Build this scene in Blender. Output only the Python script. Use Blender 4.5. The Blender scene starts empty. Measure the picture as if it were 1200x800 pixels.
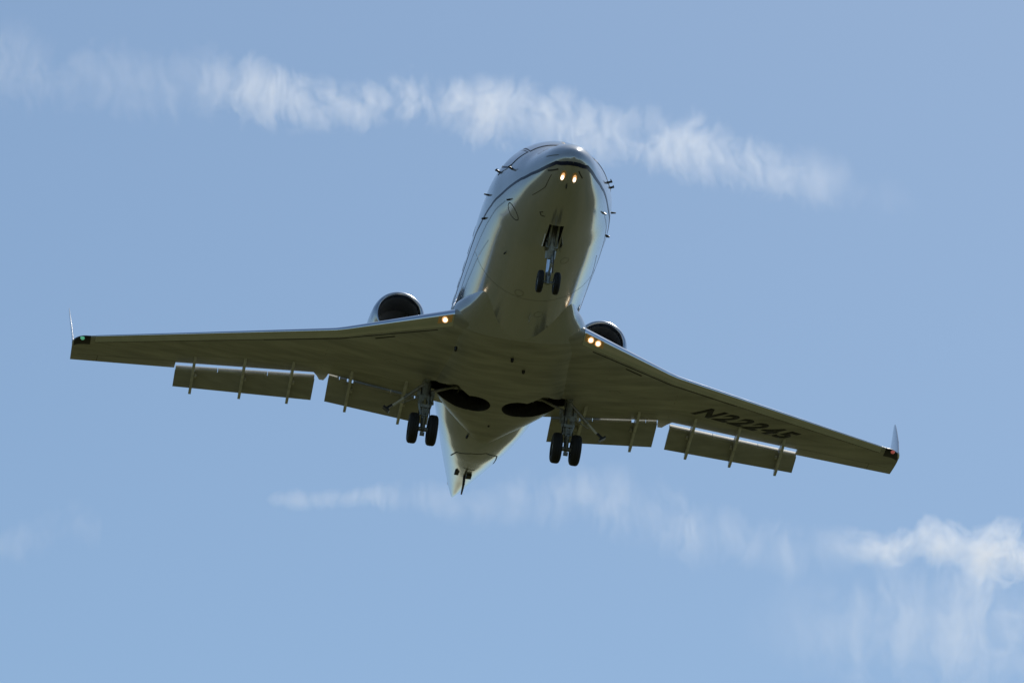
import bpy, bmesh, math, random
from mathutils import Vector, Matrix
random.seed(7)
R_ = math.radians

# ------------------------------------------------------------------ camera pose
# Body axes of the aircraft: (a, y, z) = metres aft of the nose, metres to port, metres up.
# Its world attitude: level wings, nose slightly up, heading towards the camera (-Y).
RB = Matrix(((0.1412, 0.9860, 0.0883), (-0.4129, 0.1397, -0.9000), (-0.8998, 0.0906, 0.4268)))
TB = Vector((1.321, -4.402, 94.638))
FOCAL = 5496.13                     # pixels at 1200 px width
PITCH = R_(2.5)
A0 = Vector((9.5, 0.0, -1.4))       # root empty sits at this (a, y, z)
# body (fwd, port, up) -> world
B2W = Matrix(((0, 1, 0), (-1, 0, 0), (0, 0, 1))) @ Matrix.Rotation(-PITCH, 3, 'Y')
C = bpy.context.scene
col = C.collection
q = RB.to_quaternion(); RB = q.to_matrix()
cam_b = -(RB.transposed() @ TB)                         # camera in (fwd, port, up), nose origin
nose_w = Vector((0, 0, 1.7)) - B2W @ cam_b              # world position of the nose origin
root_w = nose_w + B2W @ Vector((-A0.x, A0.y, A0.z))
right = B2W @ RB.row[0]; down = B2W @ RB.row[1]; fwd = B2W @ RB.row[2]
cd = bpy.data.cameras.new('camera'); cam = bpy.data.objects.new('camera', cd); col.objects.link(cam)
M = Matrix((right, -down, -fwd)).transposed().to_4x4(); M.translation = (0, 0, 1.7)
cam.matrix_world = M
cd.sensor_width = 36; cd.lens = FOCAL / 1200 * 36
cd.clip_start = 1; cd.clip_end = 60000
C.camera = cam

def pix_dir(px, py):
    return (right * ((px - 600) / FOCAL) + down * ((py - 400) / FOCAL) + fwd).normalized()

# ------------------------------------------------------------------ sky, sun, exposure
SUN_EL, SUN_AZ = R_(54), R_(26)     # azimuth measured from +Y (view direction) towards +X
W = bpy.data.worlds.new('World'); C.world = W; W.use_nodes = True
nt = W.node_tree
sky = nt.nodes.new('ShaderNodeTexSky'); sky.sky_type = 'NISHITA'; sky.sun_disc = False
sky.sun_elevation = SUN_EL; sky.sun_rotation = SUN_AZ
sky.altitude = 50; sky.air_density = 1.0; sky.dust_density = 0.75; sky.ozone_density = 2.6
bg = nt.nodes['Background']; bg.inputs['Strength'].default_value = 0.097
wb = nt.nodes.new('ShaderNodeVectorMath'); wb.operation = 'MULTIPLY'; wb.inputs[1].default_value = (.92, 1.01, 1.0)
nt.links.new(sky.outputs[0], wb.inputs[0]); nt.links.new(wb.outputs[0], bg.inputs[0])
sd = bpy.data.lights.new('sun', 'SUN'); sd.energy = 3.2; sd.angle = R_(0.53); sd.color = (1.0, 0.95, 0.87)
sun = bpy.data.objects.new('sun', sd); col.objects.link(sun)
sv = Vector((math.sin(SUN_AZ) * math.cos(SUN_EL), math.cos(SUN_AZ) * math.cos(SUN_EL), math.sin(SUN_EL)))
sun.rotation_euler = sv.to_track_quat('Z', 'Y').to_euler(); sun.location = sv * 200
C.view_settings.view_transform = 'Standard'; C.view_settings.look = 'None'
C.view_settings.exposure = 0.0; C.view_settings.gamma = 1.0; C.view_settings.use_curve_mapping = False
C.render.engine = 'CYCLES'
C.cycles.max_bounces = 8; C.cycles.volume_bounces = 3; C.cycles.volume_step_rate = 1.0

# ------------------------------------------------------------------ materials
def mat(name, base, rough=.4, metal=0., coat=0., spec=.5, var=0., vscale=3., emis=None, estr=0., bump=0., bscale=40, stretch=(1, 1, 1), rvar=0., streak=0.):
    m = bpy.data.materials.new(name); m.use_nodes = True
    n = m.node_tree.nodes; l = m.node_tree.links; p = n['Principled BSDF']
    p.inputs['Base Color'].default_value = (*base, 1); p.inputs['Roughness'].default_value = rough
    p.inputs['Metallic'].default_value = metal; p.inputs['Coat Weight'].default_value = coat
    p.inputs['Coat Roughness'].default_value = .04
    p.inputs['Specular IOR Level'].default_value = spec
    tc = n.new('ShaderNodeTexCoord'); mp = n.new('ShaderNodeMapping'); mp.inputs['Scale'].default_value = stretch
    l.new(tc.outputs['Object'], mp.inputs[0])
    if var or rvar:
        nz = n.new('ShaderNodeTexNoise'); nz.inputs['Scale'].default_value = vscale; nz.inputs['Detail'].default_value = 6
        l.new(mp.outputs[0], nz.inputs['Vector'])
        if var:
            mr = n.new('ShaderNodeMapRange'); mr.inputs['From Min'].default_value = .3; mr.inputs['From Max'].default_value = .7
            mr.inputs['To Min'].default_value = 1 - var; mr.inputs['To Max'].default_value = 1 + var * .4
            l.new(nz.outputs['Fac'], mr.inputs[0])
            mx = n.new('ShaderNodeVectorMath'); mx.operation = 'SCALE'; mx.inputs[0].default_value = base
            l.new(mr.outputs[0], mx.inputs['Scale']); l.new(mx.outputs[0], p.inputs['Base Color'])
        if rvar:
            m2 = n.new('ShaderNodeMapRange'); m2.inputs['To Min'].default_value = max(0, rough - rvar); m2.inputs['To Max'].default_value = rough + rvar
            l.new(nz.outputs['Fac'], m2.inputs[0]); l.new(m2.outputs[0], p.inputs['Roughness'])
    if bump:
        nb = n.new('ShaderNodeTexNoise'); nb.inputs['Scale'].default_value = bscale; nb.inputs['Detail'].default_value = 3
        l.new(mp.outputs[0], nb.inputs['Vector'])
        b = n.new('ShaderNodeBump'); b.inputs['Strength'].default_value = bump; b.inputs['Distance'].default_value = .02
        l.new(nb.outputs['Fac'], b.inputs['Height']); l.new(b.outputs[0], p.inputs['Normal'])
    if emis:
        p.inputs['Emission Color'].default_value = (*emis, 1); p.inputs['Emission Strength'].default_value = estr
    return m
M_ = {}
M_['paint'] = mat('gloss_white_paint', (.48, .50, .52), .15, metal=.45, coat=.5, var=.06, vscale=1.2, stretch=(.4, 1.5, 1.5), bump=.03, bscale=2.2)
M_['wing'] = mat('grey_wing_paint', (.45, .45, .40), .42, metal=.2, coat=.1, var=.34, vscale=1.8, stretch=(2.2, .5, 1), rvar=.08, bump=.02, bscale=3)
M_['flap'] = mat('grey_flap_paint', (.40, .40, .36), .35, metal=.25, coat=.2, var=.2, vscale=2.5, stretch=(2.2, .6, 1))
M_['chrome'] = mat('polished_leading_edge', (.74, .76, .80), .11, metal=1.0, rvar=.04, var=.08, vscale=3)
M_['lip'] = mat('polished_intake_lip', (.60, .61, .64), .26, metal=1.0, var=.25, vscale=6)
M_['bracket'] = mat('pale_bracket_paint', (.60, .60, .54), .35, coat=.2, var=.3, vscale=8)
M_['vane'] = mat('pale_flap_nose', (.56, .55, .47), .6, metal=.0, spec=.2, var=.15, vscale=4)
M_['strut'] = mat('gear_grey_paint', (.30, .32, .31), .4, metal=.3, var=.35, vscale=14)
M_['steel'] = mat('oleo_steel', (.72, .74, .78), .12, metal=1.0)
M_['rod'] = mat('actuator_metal', (.33, .33, .30), .4, metal=.5, var=.3, vscale=12)
M_['rubber'] = mat('black_rubber', (.014, .014, .015), .75, var=.3, vscale=20, bump=.1, bscale=60)
M_['rim'] = mat('wheel_rim_grey', (.42, .43, .42), .4, metal=.5, var=.2, vscale=20)
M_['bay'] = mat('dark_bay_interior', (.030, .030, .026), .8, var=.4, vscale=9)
M_['black'] = mat('black_paint', (.012, .012, .013), .4)
M_['seam'] = mat('dark_seam', (.03, .03, .028), .7)
M_['seam2'] = mat('soft_seam', (.16, .16, .14), .6)
M_['stripe'] = mat('navy_stripe_paint', (.010, .018, .06), .3, coat=0, spec=.3)
M_['stripe2'] = mat('slate_blue_stripe_paint', (.16, .21, .33), .15, coat=1)
M_['glass'] = mat('cockpit_glass', (.02, .025, .035), .04, metal=0, coat=1, spec=.9)
M_['frame'] = mat('window_frame_black', (.015, .016, .02), .4)
M_['text'] = mat('registration_black', (.013, .013, .013), .5, var=.2, vscale=9)
M_['duct'] = mat('intake_duct', (.16, .165, .17), .4, metal=.4)
M_['fan'] = mat('fan_metal', (.30, .30, .31), .35, metal=.7)
M_['lampglow'] = mat('landing_lamp_glow', (.9, .6, .3), .3, emis=(1.0, .50, .20), estr=.8)
M_['lampcore'] = mat('landing_lamp_core', (1, .9, .7), .3, emis=(1.0, .86, .62), estr=3.0)
M_['lamphouse'] = mat('lamp_reflector', (.55, .38, .16), .25, metal=1, emis=(1., .5, .15), estr=.05)
M_['green'] = mat('green_lens', (.1, .6, .35), .2, emis=(.25, 1, .6), estr=.25)
M_['red'] = mat('red_lens', (.7, .1, .08), .2, emis=(1, .25, .2), estr=.2)
M_['clearlens'] = mat('clear_lens', (.85, .85, .85), .15, coat=1)

# ------------------------------------------------------------------ mesh helpers (body coordinates)
def P(a, y, z): return Vector((A0.x - a, y, z - A0.z))
class MB:
    def __init__(s): s.v = []; s.f = []; s.m = []
    def add(s, vs, fs, mi=0):
        o = len(s.v); s.v += [tuple(v) for v in vs]; s.f += [tuple(i + o for i in f) for f in fs]; s.m += [mi] * len(fs)
    def loft(s, rings, mi=0, caps=(True, True), closed=True):
        n = len(rings[0]); vs = [v for r in rings for v in r]; fs = []
        for i in range(len(rings) - 1):
            for j in range(n if closed else n - 1):
                k = (j + 1) % n
                fs.append((i * n + j, i * n + k, (i + 1) * n + k, (i + 1) * n + j))
        if caps[0]: fs.append(tuple(range(n))[::-1])
        if caps[1]: fs.append(tuple((len(rings) - 1) * n + j for j in range(n)))
        s.add(vs, fs, mi)
    def tube(s, p0, p1, r0, r1=None, n=14, mi=0, mid=None):
        r1 = r0 if r1 is None else r1
        p0 = P(*p0); p1 = P(*p1); d = (p1 - p0).normalized()
        u = d.orthogonal().normalized(); w = d.cross(u)
        rg = []
        for p, r in ((p0, r0), (p1, r1)):
            rg.append([p + (u * math.cos(t) + w * math.sin(t)) * r for t in [2 * math.pi * i / n for i in range(n)]])
        s.loft(rg, mi)
    def box(s, c, size, rot=None, mi=0, taper=1.0):
        hx, hy, hz = [x / 2 for x in size]; c = P(*c)
        vs = []
        for z in (-1, 1):
            k = 1 if z < 0 else taper
            for x, y in ((-1, -1), (1, -1), (1, 1), (-1, 1)):
                v = Vector((x * hx * k, y * hy * k, z * hz))
                if rot is not None: v = rot @ v
                vs.append(c + v)
        s.add(vs, [(3, 2, 1, 0), (4, 5, 6, 7), (0, 1, 5, 4), (1, 2, 6, 5), (2, 3, 7, 6), (3, 0, 4, 7)], mi)
    def wheel(s, c, axis, R, w, tyre=0, rim=1, n=40):
        c = P(*c); axis = axis.normalized(); u = axis.orthogonal().normalized(); v = axis.cross(u)
        prof = [(-.30, .0, rim), (-.30, .28, rim), (-.22, .32, rim), (-.34, .52, rim), (-.42, .56, tyre), (-.5, .68, tyre), (-.5, .82, tyre), (-.42, .93, tyre), (-.28, .985, tyre),
                (-.14, 1, tyre), (-.12, .975, tyre), (-.09, .975, tyre), (-.07, 1, tyre), (.07, 1, tyre), (.09, .975, tyre), (.12, .975, tyre), (.14, 1, tyre),
                (.28, .985, tyre), (.42, .93, tyre), (.5, .82, tyre), (.5, .68, tyre), (.42, .56, tyre), (.34, .52, rim), (.22, .32, rim), (.30, .28, rim), (.30, .0, rim)]
        rings = []
        for (x, r, m) in prof:
            r = max(r, .01)
            rings.append([c + axis * (x * w) + (u * math.cos(t) + v * math.sin(t)) * (r * R) for t in [2 * math.pi * i / n for i in range(n)]])
        for i in range(len(rings) - 1):
            s.loft(rings[i:i + 2], prof[i + 1][2] if prof[i][2] == prof[i + 1][2] else tyre, caps=(False, False))
        for k in range(6):          # rim bolts
            t = 2 * math.pi * k / 6
            for sg in (-1, 1):
                q0 = c + axis * (.24 * w * sg) + (u * math.cos(t) + v * math.sin(t)) * (.42 * R)
                vs = [q0 + (u * math.cos(x) + v * math.sin(x)) * .055 * R + axis * (zz * .06 * w) for zz in (-1, 1) for x in [math.pi / 3 * j for j in range(6)]]
                s.add(vs, [(0, 1, 2, 3, 4, 5), (11, 10, 9, 8, 7, 6)] + [(j, (j + 1) % 6, 6 + (j + 1) % 6, 6 + j) for j in range(6)], rim)
    def build(s, name, mats, parent=None, sharp=38, label=None):
        me = bpy.data.meshes.new(name); me.from_pydata(s.v, [], s.f)
        if not isinstance(mats, (list, tuple)): mats = [mats]
        for m in mats: me.materials.append(m)
        me.polygons.foreach_set('material_index', s.m)
        finish(me, sharp)
        o = bpy.data.objects.new(name, me); col.objects.link(o)
        if parent: o.parent = parent
        if label: o['label'] = label
        return o
def finish(me, sharp=38, weld=True):
    bm = bmesh.new(); bm.from_mesh(me)
    if weld: bmesh.ops.remove_doubles(bm, verts=bm.verts, dist=1e-5)
    bmesh.ops.recalc_face_normals(bm, faces=bm.faces)
    for f in bm.faces: f.smooth = True
    for e in bm.edges:
        if len(e.link_faces) == 2 and e.calc_face_angle(0) > R_(sharp): e.smooth = False
    bm.to_mesh(me); bm.free(); me.update()

def boolean_cut(o, cutters):
    for c in cutters:
        md = o.modifiers.new('cut', 'BOOLEAN'); md.operation = 'DIFFERENCE'; md.object = c; md.solver = 'EXACT'; md.material_mode = 'TRANSFER'
    dg = bpy.context.evaluated_depsgraph_get(); dg.update()
    me = bpy.data.meshes.new_from_object(o.evaluated_get(dg), depsgraph=dg)
    o.modifiers.clear(); old = o.data; nm = old.name; o.data = me; bpy.data.meshes.remove(old); me.name = nm
    finish(me, 30, weld=False)

# ------------------------------------------------------------------ ground (outside the frame: lights the belly and is mirrored in the paint)
def ground():
    m = bpy.data.materials.new('grass_ground'); m.use_nodes = True
    n = m.node_tree.nodes; l = m.node_tree.links; p = n['Principled BSDF']; p.inputs['Roughness'].default_value = .9
    p.inputs['Specular IOR Level'].default_value = .1
    tc = n.new('ShaderNodeTexCoord')
    n1 = n.new('ShaderNodeTexNoise'); n1.inputs['Scale'].default_value = .02; n1.inputs['Detail'].default_value = 8
    n2 = n.new('ShaderNodeTexNoise'); n2.inputs['Scale'].default_value = .6; n2.inputs['Detail'].default_value = 5
    l.new(tc.outputs['Object'], n1.inputs[0]); l.new(tc.outputs['Object'], n2.inputs[0])
    mx = n.new('ShaderNodeMix'); mx.data_type = 'FLOAT'; mx.inputs[0].default_value = .4
    l.new(n1.outputs['Fac'], mx.inputs[2]); l.new(n2.outputs['Fac'], mx.inputs[3])
    cr = n.new('ShaderNodeValToRGB'); e = cr.color_ramp.elements
    e[0].position = .38; e[0].color = (.044, .049, .017, 1); e[1].position = .62; e[1].color = (.094, .088, .036, 1)
    l.new(mx.outputs[0], cr.inputs[0]); l.new(cr.outputs[0], p.inputs['Base Color'])
    me = bpy.data.meshes.new('ground'); S = 25000; N = 24
    vs = []; fs = []
    for i in range(N + 1):
        for j in range(N + 1):
            vs.append((-S + 2 * S * i / N, -S + 2 * S * j / N, 0))
    for i in range(N):
        for j in range(N):
            k = i * (N + 1) + j; fs.append((k, k + N + 1, k + N + 2, k + 1))
    me.from_pydata(vs, [], fs); me.materials.append(m)
    o = bpy.data.objects.new('ground', me); col.objects.link(o); o['kind'] = 'structure'
ground()
def bounce_sheet():  # unseen pale sheet, added as a bright reflection for forward-facing surfaces
    m = mat('pale_bounce', (.30, .285, .25), .8, var=.25, vscale=.02, spec=.2)
    me = bpy.data.meshes.new('unseen_bounce_sheet'); vs = []; fs = []
    me.from_pydata([(-700, -2800, .004), (700, -2800, .004), (700, -190, .004), (-700, -190, .004)], [], [(0, 1, 2, 3)]); me.materials.append(m)
    o = bpy.data.objects.new('unseen_bounce_sheet', me); col.objects.link(o); o['kind'] = 'structure'
bounce_sheet()

# ------------------------------------------------------------------ the aircraft
jet = bpy.data.objects.new('business_jet', None); col.objects.link(jet)
jet.location = root_w; jet.rotation_euler = B2W.to_euler()
jet['label'] = 'twin-engine white business jet on approach with wheels, flaps and landing lights out'
jet['category'] = 'jet aircraft'

ST = [(0.0, -.73, -.77, .01), (.05, -.60, -.86, .13), (.2, -.44, -.935, .28), (.5, -.23, -1.04, .45), (1.0, .00, -1.17, .63), (1.6, .24, -1.27, .83), (2.1, .59, -1.33, .97), (2.7, .95, -1.37, 1.11), (3.4, 1.23, -1.385, 1.26), (4.2, 1.36, -1.38, 1.33), (5.2, 1.36, -1.36, 1.35), (7, 1.345, -1.345, 1.345),
      (12.0, 1.345, -1.36, 1.345), (13.2, 1.33, -1.38, 1.24), (14.2, 1.31, -1.31, 1.08), (15.2, 1.27, -1.14, .90), (16.2, 1.21, -.92, .73), (17.2, 1.13, -.68, .55), (18.2, 1.03, -.44, .365), (19.0, .90, -.24, .2), (19.4, .80, -.12, .10)]
def pchip(x, y, xq):
    n = len(x); h = [x[i + 1] - x[i] for i in range(n - 1)]; d = [(y[i + 1] - y[i]) / h[i] for i in range(n - 1)]
    m = [0] * n; m[0] = d[0]; m[-1] = d[-1]
    for i in range(1, n - 1):
        if d[i - 1] * d[i] > 0:
            w1 = 2 * h[i] + h[i - 1]; w2 = h[i] + 2 * h[i - 1]; m[i] = (w1 + w2) / (w1 / d[i - 1] + w2 / d[i])
    i = 0
    while i < n - 2 and xq > x[i + 1]: i += 1
    s = (xq - x[i]) / h[i]
    return (1 + 2 * s) * (1 - s) ** 2 * y[i] + s * (1 - s) ** 2 * h[i] * m[i] + s * s * (3 - 2 * s) * y[i + 1] + s * s * (s - 1) * h[i] * m[i + 1]
SA = [s[0] for s in ST]
def fsec(a):
    zt, zb, w = [pchip(SA, [s[i] for s in ST], a) for i in (1, 2, 3)]
    return w, (zt + zb) / 2, (zt - zb) / 2
def fpt(a, th, off=0.0):            # th: 0 = port, 90 deg = top
    w, zm, h = fsec(a)
    y = w * math.cos(th); z = zm + h * math.sin(th)
    if off:
        e = .01
        w2, z2, h2 = fsec(a + e)
        dA = Vector((-e, w2 * math.cos(th) - y, z2 + h2 * math.sin(th) - z))
        dT = Vector((0, -w * math.sin(th), h * math.cos(th)))
        nrm = dT.cross(dA).normalized()
        if nrm.dot(Vector((0, math.cos(th), math.sin(th)))) < 0: nrm = -nrm
        v = P(a, y, z) + nrm * off
        return v
    return P(a, y, z)
def fth(a, y=None, z=None, side=1, low=False):     # angle on the section for a given z (side +-1) or y (belly)
    w, zm, h = fsec(a)
    if z is not None:
        t = math.asin(max(-1, min(1, (z - zm) / h)))
        return t if side > 0 else math.pi - t
    return -math.acos(max(-1, min(1, y / w)))
def fnormal(a, th):
    return (fpt(a, th, .1) - fpt(a, th, 0)).normalized()

def fuselage():
    mb = MB(); NA = [0.0] + [0.012 * 1.35 ** i for i in range(12)]
    NA = [a for a in NA if a < .35] + [.35 + .05 * i for i in range(80)] + [4.35 + .15 * i for i in range(100)]
    NA = [a for a in NA if a < 19.4] + [19.4]
    n = 96
    mb.loft([[fpt(a, 2 * math.pi * j / n) for j in range(n)] for a in NA], 0)
    return mb.build('fuselage', M_['paint'], jet, sharp=50)
fus = fuselage()

def fairing():
    mb = MB()
    K = [(5.9, .85, .25, -.86), (6.5, 1.02, .31, -.86), (7.0, 1.16, .38, -.86), (7.4, 1.34, .44, -.86), (7.8, 1.47, .52, -.86), (8.3, 1.53, .595, -.86), (9.5, 1.56, .625, -.86), (11.0, 1.50, .625, -.86), (11.5, 1.34, .61, -.86), (12.0, 1.10, .585, -.86), (12.5, .80, .56, -.86), (13.0, .45, .52, -.88), (13.5, .2, .44, -.90)]
    KA = [k[0] for k in K]; rings = []; n = 80
    for i in range(61):
        a = 5.9 + (13.5 - 5.9) * i / 60
        w, h, zc = [pchip(KA, [k[j] for k in K], a) for j in (1, 2, 3)]
        r = []
        for j in range(n):
            t = 2 * math.pi * j / n; c, s = math.cos(t), math.sin(t); e = 2 / 2.7
            r.append(P(a, w * math.copysign(abs(c) ** e, c), zc + h * math.copysign(abs(s) ** e, s)))
        rings.append(r)
    mb.loft(rings, 0)
    for k, f in enumerate(mb.f):
        if A0.x - sum(mb.v[i][0] for i in f) / len(f) > 7.72: mb.m[k] = 1
    return mb.build('belly_fairing', [M_['paint'], M_['wing']], jet, sharp=50)
fair = fairing()

# ---- wing
def Wz(y): return -1.0 + .06 * (y - 1.3)
def LE(y):
    if y <= 3.6: return 7.27 + .84 * (y - 1.17)
    if y <= 3.9:
        t = (y - 3.6) / .3; return (7.27 + .84 * 2.43) + .3 * (.84 * t + (.535 - .84) * t * t / 2)
    b = (7.27 + .84 * 2.43) + .3 * (.84 - .1525)
    if y <= 9.1: return b + .535 * (y - 3.9)
    t = (y - 9.1) / .37
    return b + .535 * 5.2 + .5 * (1 - math.sqrt(max(0, 1 - min(1, t) ** 2))) + .535 * .37 * t * .3
def TE(y):
    if y <= 3.9: return 12.38 - (y - 1.3) * .077
    return 12.18 + .275 * (y - 3.9)
def SH(y):                          # trailing edge of the fixed shroud above the flaps
    if y <= 3.74: return 12.02 - (y - 1.3) * .145
    return 11.69 + .31 * (y - 3.9)
def tc(y): return .125 - .03 * min(1, max(0, (y - 1.3) / 8))
def yt(x): return 5 * (.2969 * math.sqrt(x) - .126 * x - .3516 * x * x + .2843 * x ** 3 - .1036 * x ** 4)
def wsurf(y, a, up=True, off=0.0):  # z on the wing surface
    c = TE(y) - LE(y); x = max(0, min(1, (a - LE(y)) / c)); t = yt(x) * tc(y) * c
    camber = .012 * c * math.sin(math.pi * min(1, x * 1.1) ** 1.3) * (x > .02)
    return Wz(y) + camber * .0 + (t * 1.0 + off if up else -t * .95 - off)
XS = [0, .003, .008, .016, .03, .05, .08, .12, .18, .25, .33, .42, .5, .58, .66, .74, .82, .9, .96, 1.0]
def wring(y, s, cut=None):
    c = TE(y) - LE(y); xe = 1.0 if cut is None else (cut - LE(y)) / c
    xs = [x * xe for x in XS]
    up = [P(LE(y) + x * c, s * y, Wz(y) + yt(x) * tc(y) * c + .002) for x in xs]
    lo = [P(LE(y) + x * c, s * y, Wz(y) - yt(x) * tc(y) * c * .95 - .002) for x in xs]
    return up + lo[:0:-1] + ([] if True else [])
def wing(s):
    mb = MB()
    rg = [wring(y, s, SH(y)) for y in (.95, 1.3, 1.8, 2.3, 2.8, 3.3, 3.6, 3.66, 3.735)]
    rg += [wring(y, s, c) for y, c in ((3.76, 11.95), (3.80, 12.19), (3.90, 12.20), (3.97, 11.95), (4.06, SH(4.06)))]   # fixed wedge between the flaps
    rg += [wring(y, s, SH(y)) for y in (4.5, 5, 5.5, 6, 6.5, 7.11)]
    rg += [wring(y, s) for y in [7.118, 7.5, 8, 8.5, 8.9, 9.1, 9.2, 9.28, 9.34, 9.39, 9.43, 9.455]]
    mb.loft(rg)
    return mb.build('wing', M_['wing'], jet, sharp=42)
def leading_edge(s, w):
    mb = MB(); ys = [1.42] + [1.6 + .2 * i for i in range(37)]
    ys = [y for y in ys if y <= 8.95] + [8.95]
    rings = []
    for y in ys:
        c = TE(y) - LE(y); ce = max(.19, .06 * c) / c
        xs = [ce * (i / 12) ** 1.8 for i in range(12, -1, -1)]
        cr = [P(LE(y) + x * c - .006 * (1 - x / ce), s * y, Wz(y) + yt(x) * tc(y) * c + .006) for x in xs[:-1]]
        cr.append(P(LE(y) - .007, s * y, Wz(y)))
        cr += [P(LE(y) + x * c - .006 * (1 - x / ce), s * y, Wz(y) - yt(x) * tc(y) * c * .95 - .006) for x in xs[-2::-1]]
        inner = [P(LE(y) + ce * c, s * y, Wz(y) - yt(ce) * tc(y) * c * .5), P(LE(y) + ce * c, s * y, Wz(y) + yt(ce) * tc(y) * c * .5)]
        rings.append(cr + inner)
    mb.loft(rings)
    return mb.build('leading_edge', M_['chrome'], w, sharp=60)
def wing_strip(s, w, pts, wd, name, m, off=.004, lower=True):
    """thin raised seam along a polyline of (y, a) on the lower wing skin"""
    mb = MB(); rings = []
    fine = []
    for i in range(len(pts) - 1):
        for k in range(8):
            t = k / 8; fine.append((pts[i][0] * (1 - t) + pts[i + 1][0] * t, pts[i][1] * (1 - t) + pts[i + 1][1] * t))
    fine.append(pts[-1])
    for i, (y, a) in enumerate(fine):
        y2, a2 = fine[min(i + 1, len(fine) - 1)]; y1, a1 = fine[max(i - 1, 0)]
        d = Vector((a2 - a1, y2 - y1)).normalized(); n = Vector((-d.y, d.x)) * wd / 2
        q = []
        for sg in (-1, 1):
            aa, yy = a + n.x * sg, y + n.y * sg
            z = wsurf(yy, aa, not lower)
            sgz = -1 if lower else 1
            q.append((aa, yy, z))
        (aL, yL, zL), (aR, yR, zR) = q; sgz = -1 if lower else 1
        rings.append([P(aL, s * yL, zL - sgz * .01), P(aL, s * yL, zL + sgz * off), P(aR, s * yR, zR + sgz * off), P(aR, s * yR, zR - sgz * .01)])
    mb.loft(rings); return mb.build(name, m, w)

def flap_panel(s, y0, y1, A, Bc, n=12):
    """A(y)->(a,z) of nose, Bc(y)->(a,z) of trailing edge"""
    mb = MB(); rings = []
    for i in range(n + 1):
        y = y0 + (y1 - y0) * i / n; (a0, z0), (a1, z1) = A(y), Bc(y)
        d = Vector((a1 - a0, z1 - z0)); c = d.length; d.normalize(); nn = Vector((-d.y, d.x))
        if nn.y < 0: nn = -nn
        r = []
        xs = [0, .02, .06, .12, .2, .3, .45, .6, .8, 1.0]
        for x in xs: q = Vector((a0, z0)) + d * x * c + nn * (yt(x) * .15 * c + .003); r.append(P(q.x, s * y, q.y))
        for x in xs[:0:-1]: q = Vector((a0, z0)) + d * x * c - nn * (yt(x) * .05 * c + .003); r.append(P(q.x, s * y, q.y))
        rings.append(r)
    mb.loft(rings); return mb
def flaps(s, w):
    # outboard
    An = lambda y: (SH(y) + .075, Wz(y) - .190)
    Bn = lambda y: (SH(y) + .05 + .50 + .14 * (7.1 - y) / 3.1, Wz(y) - .385 - .05 * (7.1 - y) / 3.1)
    o = flap_panel(s, 4.02, 7.10, An, Bn).build('flap', M_['flap'], jet)
    # pale rounded nose / vane of the flap
    VS = [(.125, .052), (.090, .046), (.072, .032), (.036, -.020), (.002, -.070), (.004, -.084), (.03, -.094), (.09, -.09), (.13, -.03)]
    def vane(segs, da, dz, k, par):
        mb = MB()
        for seg in segs: mb.loft([[P(SH(y) + da + x * k, s * y, Wz(y) + dz + z * k) for x, z in VS] for y in seg])
        mb.build('flap_vane', M_['vane'], par, sharp=60)
    vane(((4.03, 4.53), (4.545, 5.05), (5.065, 5.58), (5.595, 6.15), (6.165, 6.66), (6.675, 7.09)), .050, -.092, 1.0, o)
    Ai = lambda y: (SH(y) + .020, Wz(y) - .128)
    Bi = lambda y: (12.52 - (y - 1.36) * .08, Wz(y) - .44)
    o2 = flap_panel(s, 1.36, 3.72, Ai, Bi).build('flap', M_['flap'], jet)
    vane(((1.37, 1.72), (1.75, 1.95), (2.02, 2.28), (2.30, 3.15), (3.30, 3.46), (3.48, 3.71)), .005, -.050, .85, o2)
    # hinge brackets: thin deep fins under the wing and flap
    for y, (at, ab, inb) in ((6.70, (12.08, 12.66, 0)), (5.60, (11.62, 12.40, 0)), (4.54, (11.28, 12.16, 0)), (3.24, (11.15, 12.44, 1)), (2.02, (11.03, 12.50, 1))):
        B = Bi if inb else Bn
        ba, bz = B(y)
        aM = (at + ba) / 2
        prof = [(at, wsurf(y, at, False) + .01), (at + .10, wsurf(y, at, False) - .07), (aM - .1, Wz(y) - .33), (aM + .1, Wz(y) - .36), (ba - .12, bz - .10), (ba + .05, bz - .13), (ba + .03, bz + .01), (ba - .2, bz + .09), (SH(y) + .1, Wz(y) - .10), (SH(y) - .05, Wz(y) - .06)]
        mb = MB(); th = .03
        mb.loft([[P(a, s * y + dy, z) for a, z in prof] for dy in (-th, th)])
        # small actuator horn
        mb.box((SH(y) + .17, s * (y - .07), Wz(y) - .26), (.1, .05, .07))
        mb.build('flap_bracket', M_['bracket'], o2 if inb else o)
def winglet(s, w):
    secs = [((12.62, 9.44, -.52), (13.68, 9.36, -.47), .07), ((12.75, 9.455, -.40), (13.72, 9.40, -.40), .06), ((13.2, 9.52, .1), (13.98, 9.48, .1), .05), ((13.8, 9.59, .62), (14.25, 9.57, .62), .035), ((14.1, 9.62, .88), (14.40, 9.61, .88), .026), ((14.30, 9.635, 1.03), (14.45, 9.632, 1.03), .012)]
    mb = MB(); rings = []
    for (l, t, th) in secs:
        l = Vector(l); t = Vector(t); r = []
        for x in XS[::2] + [1.0]:
            q = l.lerp(t, x); r.append(P(q.x, s * (q.y + (yt(x) * th + .001)), q.z))
        for x in (XS[::2] + [1.0])[:0:-1]:
            q = l.lerp(t, x); r.append(P(q.x, s * (q.y - (yt(x) * th + .001)), q.z))
        rings.append(r)
    mb.loft(rings); mb.build('winglet', M_['paint'], jet)
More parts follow.
